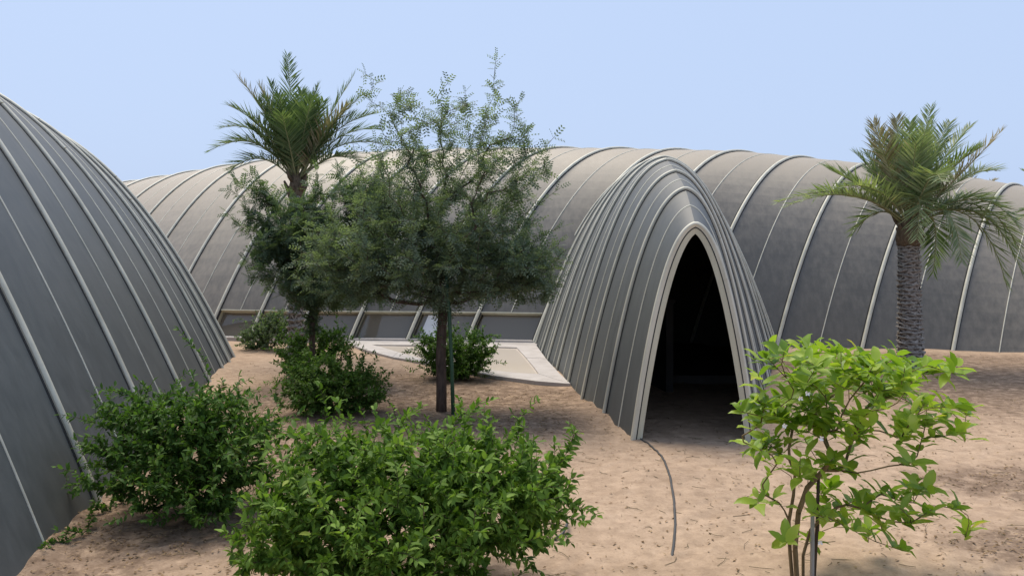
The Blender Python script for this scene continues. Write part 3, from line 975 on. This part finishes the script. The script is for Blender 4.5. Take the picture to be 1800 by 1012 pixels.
# -- creeping weed along the foot of the left vault
wr = empty('creeping_weed', (-3.0, 5.9, 0), 'low creeping weed on the sand at the foot of the left vault', 'weed')
pts = [G(85, 968), G(120, 955), G(150, 935), G(175, 905), G(200, 890), G(215, 885)]
tips = [np.array([p[0] + rng.normal(0, .03), p[1] + rng.normal(0, .03), abs(rng.normal(.05, .04)) + .02]) for p in pts for _ in range(5)]
pos, par, rad, ends = grow([(pts[-1][0], pts[-1][1], 0), (pts[-1][0] - .02, pts[-1][1], .03)], tips, 0.05, .01, 0, .05, .0015)
link('runner', skeleton_mesh('runner', pos, par, rad), M['twig'], wr)
lp, ld = twig_leaves(pos, par, ends, .15, .03, 2, .4, .4, .8)
V, T = scatter(template_leaf(.55, False), lp, ld, np.tile([0, 0, 1.0], (len(lp), 1)) + rng.normal(0, .4, (len(lp), 3)), .045 * rng.uniform(.6, 1.2, len(lp)))
link('foliage', tri_mesh('foliage', V, T), M['leaf_dark'], wr)['kind'] = 'stuff'


def crown_tips(blobs, Z, n_, dr):
    wts = np.array([b2[4] * b2[2] * b2[3] for b2 in blobs], float); wts /= wts.sum()
    out = []
    for i in rng.choice(len(blobs), n_, p=wts):
        x, y, rx, ry, _ = blobs[i]
        v = unit(rng.normal(0, 1, 3)) * rng.random() ** 0.45
        p = P(x + v[0] * rx, y + v[1] * ry, Z)
        p[1] += v[2] * dr * min(1.0, rx / 110)
        out.append(p)
    return np.array(out)


def tree(name, label, trunk, blobs, Z, n_, dr, wisps, tmpl, leaf, mat, root_r, gap, reach, per=2):
    root = empty(name, tuple(trunk[0]), label, 'tree')
    root.location.z = 0
    tips = np.concatenate([crown_tips(blobs, Z, n_, dr), np.array(wisps)]) if len(wisps) else crown_tips(blobs, Z, n_, dr)
    pos, par, rad, ends = grow(trunk, tips, step=0.14, jitter=0.03, sag=0.06, bias=0.22, tip_r=0.0028, power=2.3, root_r=root_r)
    # split trunk from the branches
    nt_ = len(trunk)
    MB().tube(np.array(trunk), np.linspace(root_r * 1.08, root_r * 0.8, nt_), 10).build('trunk', M['bark'], root)
    r2 = rad.copy(); r2[:nt_] = np.minimum(r2[:nt_], root_r * .7)
    link('branches', skeleton_mesh('branches', pos, par, r2), M['bark'], root)
    lp, ld = twig_leaves(pos, par, ends, reach, gap, per, 0.6, 0.1, 0.85, droop=0.5)
    V, T = scatter(tmpl, lp, ld, np.tile([0, 0, 1.0], (len(lp), 1)) + rng.normal(0, .5, (len(lp), 3)), leaf * rng.uniform(.6, 1.25, len(lp)))
    link('crown', tri_mesh('crown', V, T), mat, root)['kind'] = 'stuff'
    return root


Zt = 10.3
tr_pts = [np.array([*G(776, 722), -.05])] + [P(x, y, Zt) for x, y in [(776, 680), (775, 620), (777, 570), (780, 530), (776, 490), (770, 450)]]
blobs = [(765, 465, 225, 68, 1.9), (640, 440, 110, 85, 1.4), (900, 450, 105, 80, 1.6), (605, 480, 95, 55, 1.5), (590, 425, 70, 60, 1.2), (930, 470, 70, 60, 1.4), (790, 225, 165, 80, .42), (780, 395, 190, 85, 1.6), (865, 310, 105, 75, 1.0), (720, 290, 105, 85, .8),
         (690, 210, 60, 60, .28), (800, 220, 90, 50, .3), (880, 225, 70, 55, .30), (930, 280, 50, 60, .5), (680, 345, 85, 70, 1.0), (640, 500, 60, 35, .8), (760, 520, 70, 28, 1.0), (890, 505, 60, 28, 1.0)]
wisps = [P(640, 128, Zt), P(655, 155, Zt - .2), P(872, 100, Zt), P(868, 140, Zt), P(870, 170, Zt + .1), P(700, 175, Zt), P(745, 190, Zt - .2), P(905, 190, Zt), P(930, 225, Zt), P(975, 240, Zt), P(985, 330, Zt), P(985, 400, Zt - .3),
         P(995, 440, Zt - .3), P(760, 195, Zt + .3), P(820, 185, Zt), P(620, 250, Zt + .3), P(985, 470, Zt - .2), P(960, 300, Zt), P(790, 545, Zt - .2), P(620, 520, Zt)]
tree('feathery_tree', 'tall feathery dark green tree in the middle with a bare slim trunk', tr_pts, blobs, Zt, 1180, 1.1, wisps,
     template_pinnate(4, .36, .24), 0.115, M['leaf_tree'], 0.062, 0.060, 0.34, 2)
Z2 = 12.4
tr2 = [np.array([P(548, 600, Z2)[0], Z2, -.05])] + [P(x, y, Z2) for x, y in [(548, 640), (549, 590), (549, 540), (547, 500), (540, 470), (532, 440)]]
blobs2 = [(600, 500, 90, 40, 1.3), (500, 465, 70, 55, 1.1), (575, 510, 85, 35, 1.2), (640, 515, 50, 28, 1.0), (650, 380, 60, 80, 1.0), (640, 470, 60, 60, 1.0), (580, 440, 90, 80, 1.0), (520, 400, 85, 60, 1.2), (475, 440, 45, 40, 1.1), (560, 480, 80, 45, 1.2), (600, 400, 60, 70, 1.0), (450, 385, 35, 40, .8), (505, 350, 50, 40, .8), (590, 330, 50, 45, .7), (455, 325, 40, 25, .8), (520, 500, 40, 25, 1)]
tree('rear_tree', 'smaller dark tree left of the feathery tree, in front of the young palm', tr2, blobs2, Z2, 760, 1.0,
     [P(402, 335, Z2), P(398, 372, Z2), P(415, 318, Z2), P(425, 400, Z2), P(430, 455, Z2), P(410, 310, Z2 + .2)],
     template_pinnate(5, .36, .24), 0.125, M['leaf_tree2'], 0.045, 0.055, 0.36, 2)
# green stake beside the trunk
s0 = G(797, 728)
tag(MB().tube([(s0[0], s0[1], -.1), (s0[0] - .02, s0[1], .6), (s0[0] - .05, s0[1], 1.2), (s0[0] - .09, s0[1] + .03, 1.75)], [.024, .023, .022, .02], 8).build('tree_stake', M['stake_green'], None),
    'slim green stake standing right beside the feathery tree trunk', 'stake')


# ------------------------------------------------------------------ palms
def bez(a, c, b2, u):
    u = u[:, None]
    return (1 - u) ** 2 * a + 2 * u * (1 - u) * c + u * u * b2


def frond(root, base, ctrl, tip, mat, llen, pairs=58, rr=0.016, vee=0.38):
    u = np.linspace(0, 1, 14)
    c = bez(base, ctrl, tip, u)
    fr = MB().tube(c, np.linspace(rr, rr * .22, 14), 5).build('frond', M['rachis'], root)
    uu = np.linspace(0.16, 0.995, pairs)
    c = bez(base, ctrl, tip, uu)
    t = unit(np.gradient(c, axis=0))
    upv = np.array([0, 0, 1.0])
    side = unit(np.cross(t, upv + 1e-3)); nn_ = np.cross(side, t)
    V, T = [], []
    for i in range(pairs):
        prof = math.sin(math.pi * (0.12 + 0.80 * uu[i])) ** 0.8
        for s in (-1, 1):
            ang = R(62 - 30 * uu[i] + rng.normal(0, 5))
            l = llen * prof * rng.uniform(.82, 1.1)
            lift = vee + rng.normal(0, .22)
            d = unit(t[i] * math.cos(ang) + (side[i] * s + nn_[i] * lift) * math.sin(ang))
            wv_ = unit(np.cross(d, nn_[i] + rng.normal(0, .3, 3))) * 0.0125 * (0.6 + .4 * prof)
            b0 = c[i]; sag = np.array([0, 0, -1.0]) * l * rng.uniform(.03, .14)
            m1 = b0 + d * l * .45 + sag * .25; e = b0 + d * l + sag
            k = len(V)
            V += [b0 - wv_ * .5, b0 + wv_ * .5, m1 + wv_, m1 - wv_, e]
            T += [(k, k + 1, k + 2), (k, k + 2, k + 3), (k + 3, k + 2, k + 4)]
    lo = link('leaflets', tri_mesh('leaflets', np.array(V), np.array(T)), mat, fr)
    lo['kind'] = 'stuff'
    return fr


def palm(name, label, base, top, r0, r1, fronds, mat, llen, rows=26, per=10, boots=True, group='date palms', nrand=10, rand_len=1.5, dry=0.12, steep=(35, 85)):
    root = empty(name, (base[0], base[1], 0), label, 'palm', group)
    base = np.array(base, float); top = np.array(top, float)
    hgt = top[2]
    u = np.linspace(0, 1, 16)
    ax = base + (top - base) * u[:, None]
    rad = r0 + (r1 - r0) * u + 0.30 * r0 * np.exp(-u * 9)
    MB().tube(ax, rad * .90, 14).build('trunk', M['palm_trunk'], root)
    if boots:
        # one leaf-scar scale, shared by all
        wd = 2 * math.pi * r1 / per
        hs = hgt / rows
        Vb = np.array([(-.72 * wd, 0.014, .26 * hs), (.72 * wd, 0.014, .26 * hs), (.36 * wd, -.026, .50 * hs), (0, -.040, .66 * hs), (-.36 * wd, -.026, .50 * hs), (0, -.006, -.58 * hs), (.30 * wd, .02, .78 * hs), (-.30 * wd, .02, .78 * hs)])
        Tb = [(0, 5, 1), (0, 1, 2), (0, 2, 4), (4, 2, 3), (1, 6, 2), (2, 6, 3), (3, 6, 7), (4, 3, 7), (0, 4, 7)]
        bm_ = tri_mesh('leaf_base', Vb, np.array(Tb)); bm_.materials.append(M['palm_boot'])
        for r_ in range(rows):
            uu = (r_ + .3) / rows
            c = base + (top - base) * uu
            rr = r0 + (r1 - r0) * uu + 0.30 * r0 * math.exp(-uu * 9)
            for j in range(per):
                a = 2 * math.pi * (j + .5 * (r_ % 2)) / per + rng.normal(0, .05)
                o = bpy.data.objects.new('leaf_base', bm_); col.objects.link(o); o.parent = root
                o.location = Vector((c[0] + math.sin(a) * rr * .93 - base[0], c[1] - math.cos(a) * rr * .93 - base[1], c[2] + rng.normal(0, hs * .1)))
                o.rotation_euler = (rng.normal(0, .10), rng.normal(0, .12), a)
                s_ = rr / r1 * rng.uniform(.92, 1.12)
                o.scale = (s_, s_, rng.uniform(.85, 1.1))
    # fibrous head and cut stubs
    mb = MB()
    hb = top + np.array([0, 0, -.10])
    mb.tube([hb, hb + [0, 0, .12], hb + [0, 0, .30], hb + [0, 0, .52]], [r1 * 1.0, r1 * 1.22, r1 * 1.05, r1 * .55], 16)
    mb.build('crown_fibre', M['fibre'], root)
    for j in range(22):
        a = rng.uniform(0, 6.28); z = rng.uniform(-.06, .32)
        d = np.array([math.cos(a), math.sin(a), 0])
        p0 = top + d * r1 * .75 + [0, 0, z]
        ln = rng.uniform(.12, .24)
        p1 = p0 + d * ln * .55 + np.array([0, 0, ln * .85])
        MB().tube([p0, (p0 + p1) / 2 + d * .015, p1], [.042, .03, .020], 5).build('leaf_stub', M['fibre'], root)
    cb = top + np.array([0, 0, .28])
    for (tp, ct, m_) in fronds:
        b0 = cb + np.array([(tp[0] - cb[0]) * .05, (tp[1] - cb[1]) * .05, rng.uniform(-.06, .1)])
        frond(root, b0, ct, tp, m_, llen)
    for j in range(nrand):
        a = rng.uniform(0, 6.28); el = R(rng.uniform(*steep)); ln = rand_len * rng.uniform(.75, 1.05)
        d = np.array([math.cos(a) * math.cos(el), math.sin(a) * math.cos(el), math.sin(el)])
        h_ = np.array([math.cos(a), math.sin(a), 0])
        tp = cb + d * ln + h_ * ln * .12 - np.array([0, 0, ln * .14 * math.cos(el)])
        ct = cb + d * ln * .55
        frond(root, cb + d * .06, ct, tp, M['frond_dry'] if rng.random() < dry else mat, llen)
    return root


pb = G(1601, 649)
zb = ground_z(*pb) - .04
Zp = pb[1]
fp, fd = M['frond_pale'], M['frond_dark']


def fr_(tx, ty, dz, cx_, cy_, m_, cdz=None, Z=Zp):
    return (P(tx, ty, Z + dz), P(cx_, cy_, Z + (cdz if cdz is not None else dz * .5)), m_)


palm('date_palm', 'date palm with grey green fronds and scaly trunk on the right', (pb[0], pb[1], zb), P(1597, 424, Zp), 0.178, 0.158,
     [fr_(1366, 356, -.3, 1500, 305, fp), fr_(1385, 362, -.6, 1500, 312, fp), fr_(1800, 455, .1, 1735, 300, fp), fr_(1770, 505, -.2, 1725, 320, fp), fr_(1790, 400, -.7, 1730, 305, fp), fr_(1755, 300, .2, 1690, 290, fp), fr_(1475, 330, -.7, 1545, 310, fp), fr_(1690, 460, -.8, 1680, 320, fp), fr_(1420, 345, .5, 1520, 330, fp), fr_(1535, 215, -.5, 1565, 300, M['frond_dry']), fr_(1575, 208, -.2, 1585, 290, M['frond_dry']), fr_(1637, 190, .3, 1610, 290, fp),
      fr_(1705, 222, .3, 1640, 290, fp), fr_(1760, 230, -.3, 1680, 320, M['frond_dry']), fr_(1798, 485, -.5, 1740, 310, fp), fr_(1780, 440, .3, 1720, 320, fp), fr_(1745, 350, .6, 1690, 330, fp),
      fr_(1655, 320, -1.6, 1640, 270, fp), fr_(1612, 420, -.9, 1625, 290, fp), fr_(1525, 270, .6, 1560, 320, fp), fr_(1670, 215, .8, 1630, 280, fd), fr_(1640, 480, .5, 1660, 330, fd), fr_(1720, 260, -.9, 1650, 300, fd),
      fr_(1500, 410, .6, 1550, 340, fd), fr_(1600, 215, -.6, 1595, 300, fp), fr_(1550, 235, .5, 1575, 300, fd)],
     fp, 0.50, rows=27, per=7, nrand=16, rand_len=1.6, dry=.0, steep=(45, 85))

ZL = 15.3
xl = P(520, 500, ZL)[0]
palm('date_palm', 'young date palm with upright dark fronds rising behind the left tree', (xl, ZL, -.05), P(521, 345, ZL), 0.135, 0.12,
     [fr_(370, 264, -.3, 460, 215, fd, Z=ZL), fr_(388, 225, .3, 465, 205, fd, Z=ZL), fr_(400, 185, -.2, 475, 215, fd, Z=ZL), fr_(655, 200, -.2, 580, 215, fd, Z=ZL), fr_(668, 228, .4, 585, 215, fd, Z=ZL), fr_(640, 165, .1, 570, 220, fd, Z=ZL), fr_(405, 300, .2, 460, 250, fd, Z=ZL), fr_(416, 132, .2, 490, 220, M['frond_dry'], Z=ZL), fr_(505, 98, .3, 515, 210, fd, Z=ZL), fr_(455, 150, -.4, 490, 220, M['frond_dry'], Z=ZL), fr_(622, 132, .2, 560, 230, fd, Z=ZL),
      fr_(610, 185, -.4, 560, 240, M['frond_dry'], Z=ZL), fr_(678, 255, .3, 590, 230, fd, Z=ZL), fr_(560, 150, .4, 530, 220, fd, Z=ZL), fr_(475, 145, .2, 500, 220, fd, Z=ZL), fr_(440, 205, -.6, 480, 240, fd, Z=ZL),
      fr_(530, 160, -.3, 525, 220, fd, Z=ZL), fr_(585, 215, .6, 550, 240, fd, Z=ZL), fr_(400, 250, .6, 465, 235, fd, Z=ZL), fr_(640, 290, -.4, 590, 250, fd, Z=ZL), fr_(490, 165, -.6, 505, 230, fd, Z=ZL), fr_(548, 175, -.7, 532, 230, fd, Z=ZL)],
     fd, 0.48, boots=True, rows=24, per=8, nrand=18, rand_len=1.55, dry=.0, steep=(50, 84))
# palm behind the hall: only its topmost fronds clear the ridge
ZB = 30.0
xb_ = P(1720, 400, ZB)[0]
palm('date_palm', 'distant palm whose frond tips show above the hall roof beside the right palm', (xb_, ZB, -.05), (xb_ + .1, ZB, 2.4), 0.2, 0.18,
     [fr_(1705, 293, 0, 1710, 330, M['frond_dry'], Z=ZB), fr_(1752, 316, 0, 1730, 320, M['frond_dry'], Z=ZB), fr_(1690, 312, .3, 1702, 330, fp, Z=ZB), fr_(1770, 345, 0, 1740, 330, fp, Z=ZB)],
     fp, 0.4, boots=False, nrand=5, rand_len=1.3, steep=(20, 50))
# palm just outside the right edge, its fronds reaching in
ZE = 14.6
xe = P(1905, 500, ZE)[0]
palm('date_palm', 'palm at the right edge with only its frond tips in view', (xe, ZE, -.05), P(1905, 440, ZE), 0.2, 0.18,
     [fr_(1778, 392, 0, 1850, 350, fp, Z=ZE), fr_(1790, 372, .4, 1850, 350, fd, Z=ZE), fr_(1800, 300, 0, 1870, 330, fp, Z=ZE), fr_(2010, 300, 0, 1950, 330, fp, Z=ZE), fr_(1920, 230, 0, 1910, 320, fp, Z=ZE)],
     fp, 0.33, boots=False, nrand=6, rand_len=1.3, steep=(45, 85))

# ------------------------------------------------------------------ the broad-leaved flowering shrub at the right
def cp(x, y):
    return 1200 + x * .4467, 560 + y * .4467


ros = [(345, 110), (400, 130), (450, 110), (500, 130), (560, 125), (620, 140), (700, 140), (850, 140), (520, 200), (450, 240), (640, 210), (720, 190), (780, 195), (960, 210), (1080, 220), (900, 260), (830, 215),
       (560, 270), (620, 280), (700, 270), (800, 290), (900, 370), (330, 310), (230, 365), (290, 370), (380, 380), (490, 330), (740, 420), (860, 470), (1060, 370), (1120, 380), (1090, 440), (990, 360), (550, 430), (660, 500),
       (580, 560), (350, 500), (240, 485), (290, 550), (370, 570), (460, 620), (650, 600), (890, 570), (910, 650), (960, 670), (320, 690), (830, 720), (740, 700), (580, 670), (680, 750), (510, 760), (770, 780), (980, 750),
       (1090, 750), (1130, 800), (790, 840), (730, 880), (520, 870), (640, 800), (860, 910), (600, 760), (480, 400), (420, 330), (680, 400)]
ZF = 5.05
core = list(ros)
for (x, y) in core:
    for _ in range(3 if y < 500 else 1):
        q = (x + rng.normal(0, 62), y + rng.normal(0, 42))
        if 290 < q[0] < 1130 and 115 < q[1] < 900: ros.append(q)
tips = []
for (x, y) in ros:
    px, py = cp(x, y)
    tips.append(P(px, py, ZF + rng.uniform(-.42, .42)))
tips = np.array(tips)
b0 = P(1408, 1020, ZF)
fs = empty('flowering_shrub', (b0[0], ZF, 0), 'broad leaved bright green shrub with small white flowers at bottom right', 'shrub')
stem_specs = [([(1402, 1030), (1398, 960), (1404, 900), (1420, 855), (1448, 825)], lambda x, y: x > 1395 and y < 840),
              ([(1394, 1030), (1389, 970), (1387, 915), (1395, 870), (1398, 830)], lambda x, y: x <= 1395),
              ([(1412, 1030), (1412, 975), (1425, 930), (1450, 905)], lambda x, y: x > 1395 and y >= 840)]
sm_pos = []
allends = []
used = np.zeros(len(tips), bool)
for si, (path, cond) in enumerate(stem_specs):
    sel = [i for i, (x, y) in enumerate(ros) if not used[i] and cond(*cp(x, y))]
    used[sel] = True
    rp = [P(x, y, ZF + .03 * si - .03) for x, y in path]
    pos, par, rad, ends = grow(rp, tips[sel], step=0.08, jitter=0.018, sag=-.02, bias=0.30, tip_r=0.0026, power=2.1, root_r=(.016, .012, .010)[si])
    link('stem', skeleton_mesh('stem', pos, par, rad), M['stem'], fs)
    for e in ends: allends.append((pos[e], unit(pos[e] - pos[par[e]])))
leaf_variants = []
for wd, dr in ((.42, .10), (.46, .22), (.38, .02), (.44, .16)):
    lm = tri_mesh('leaf', *template_leaf(wd, True, dr)); lm.materials.append(M['leaf_flower'])
    lm.polygons.foreach_set('use_smooth', np.ones(len(lm.polygons), bool)); leaf_variants.append(lm)
from mathutils import Matrix
nl = 0
pw = np.array(fs.location)
allends.sort(key=lambda e: e[0][1])
extra = []
for (p, t) in allends:
    ax_ = unit(t * .5 + np.array([0, 0, .9]))
    x = unit(np.cross(ax_, [0.2, 1, 0.1])); y = np.cross(ax_, x)
    m_ = int(rng.integers(6, 10)); ph = rng.uniform(0, 6.28)
    for j in range(m_):
        a = ph + j * 2.4; tilt = rng.uniform(.10, .65) if j > 1 else rng.uniform(.4, 1.0)
        d = unit((math.cos(a) * x + math.sin(a) * y) + ax_ * tilt)
        if rng.random() < .05: d = unit(d - np.array([0, 0, 1.1]))
        q = p - t * .018 * j * rng.uniform(.5, 1.2)
        s_ = rng.uniform(.075, .150)
        Rm = frames(d[None], (ax_ + rng.normal(0, .25, 3))[None])[0]
        if nl < 300:
            o = bpy.data.objects.new('leaf', leaf_variants[nl % 4]); col.objects.link(o); o.parent = fs
            mw = np.eye(4); mw[:3, :3] = Rm * s_; mw[:3, 3] = q - pw
            o.matrix_local = Matrix(mw.tolist()); nl += 1
        else:
            extra.append((q, d, ax_, s_))
if extra:
    V, T = scatter(template_leaf(.43, True), np.array([e[0] for e in extra]), np.array([e[1] for e in extra]), np.array([e[2] for e in extra]), np.array([e[3] for e in extra]))
    link('foliage', tri_mesh('foliage', V, T), M['leaf_flower'], fs)['kind'] = 'stuff'
for (fx, fy) in [(490, 293), (463, 314), (545, 470), (335, 355), (490, 157), (400, 420), (540, 880)]:
    px, py = cp(fx, fy); c = P(px, py, ZF - .38)
    mb = MB()
    for j in range(5):
        a = j * 2 * math.pi / 5 + rng.random()
        d = unit(np.array([math.cos(a), -.5, math.sin(a)])); s2 = unit(np.cross(d, [0, 1, 0])) * .006
        mb.add([c, c + d * .010 + s2, c + d * .018, c + d * .010 - s2], [(0, 1, 2, 3)])
    mb.build('flower', M['petal'], fs)
s0 = P(1427, 1012, 5.0)
tag(MB().tube([(s0[0], 5.0, -.1), (s0[0] + .004, 5.0, .25), (s0[0] + .012, 5.02, .47)], [.013, .013, .012], 8).build('support_stake', M['stake_white'], None), 'short pale stake beside the stems of the flowering shrub', 'stake')
s0 = P(1436, 870, 5.12)
tag(MB().tube([(s0[0] - .02, 5.12, -.05), (s0[0], 5.12, .3), (s0[0] + .01, 5.12, .62)], [.011, .011, .010], 8).build('support_stake', M['stake_brown'], None), 'dark brown stake rising among the branches of the flowering shrub', 'stake')

# ------------------------------------------------------------------ hose, pipe end, litter
hp = [(1122, 768), (1140, 778), (1155, 795), (1168, 818), (1178, 848), (1185, 885), (1187, 920), (1184, 950), (1180, 975)]
hg = [G(*p) for p in hp]
cpts = []
for i in range(len(hg) - 1):
    for u in np.linspace(0, 1, 6)[:-1]:
        q = hg[i] * (1 - u) + hg[i + 1] * u
        cpts.append((q[0], q[1], ground_z(*q) + .006))
cpts[-1] = (cpts[-1][0], cpts[-1][1], cpts[-1][2] - .03)
tag(MB().tube(cpts, .0095, 7).build('irrigation_hose', M['hose'], None), 'thin dark irrigation hose curving over the sand from the tunnel mouth', 'hose')
pg = [G(975, 942), G(990, 935), G(997, 925), G(993, 917)]
tag(MB().tube([(q[0], q[1], ground_z(*q) + .012 + .015 * i) for i, q in enumerate(pg)], .010, 7).build('pipe_end', M['hose'], None), 'short bent black pipe end lying beside the large front bush', 'pipe')

N = 14000
pxy = []
while len(pxy) < N:
    if rng.random() < .62:
        c = PATCH[rng.integers(len(PATCH))]
        q = (c[0] + rng.normal(0, c[2] * .55), c[1] + rng.normal(0, c[3] * .55))
    else:
        q = (rng.uniform(-4.5, 6.5), rng.uniform(4.0, 14.5))
    if q[1] < 3.9 or q[1] > 15.5: continue
    pxy.append(q)
pos = np.array([(x, y, ground_z(x, y) + .006 + .006 * rng.random()) for x, y in pxy])
a = rng.uniform(0, 6.28, N)
d = np.stack([np.cos(a), np.sin(a), rng.normal(0, .12, N)], 1)
V, T = scatter(template_leaf(.42, False, .15), pos, d, np.tile([0, 0, 1.0], (N, 1)) + rng.normal(0, .25, (N, 3)), rng.uniform(.014, .042, N))
tag(link('leaf_litter', tri_mesh('leaf_litter', V, T), M['litter']), 'dry fallen leaves scattered over the sand', 'leaf litter', kind='stuff')
V, T = [], []
for i in range(1300):
    x, y = pxy[rng.integers(N)] if i % 2 else (rng.uniform(-3, 5.5), rng.uniform(4, 11))
    a = rng.uniform(0, 6.28); l = .03 + .16 * rng.random() ** 2.5
    p0 = np.array([x, y, ground_z(x, y) + .006]); bend = rng.normal(0, .5)
    p1 = p0 + np.array([math.cos(a), math.sin(a), .02]) * l * .5; p2 = p1 + np.array([math.cos(a + bend), math.sin(a + bend), -.02]) * l * .5
    wv_ = np.array([-math.sin(a), math.cos(a), 0]) * rng.uniform(.0010, .0024); h_ = np.array([0, 0, .003])
    k = len(V)
    for p in (p0, p1, p2): V += [p - wv_, p + h_, p + wv_]
    for s_ in (0, 3): T += [(k + s_, k + s_ + 3, k + s_ + 4), (k + s_, k + s_ + 4, k + s_ + 1), (k + s_ + 1, k + s_ + 4, k + s_ + 5), (k + s_ + 1, k + s_ + 5, k + s_ + 2)]
tag(link('dry_twigs', tri_mesh('dry_twigs', np.array(V), np.array(T)), M['twig']), 'small dry twigs scattered over the sand', 'twigs', kind='stuff')
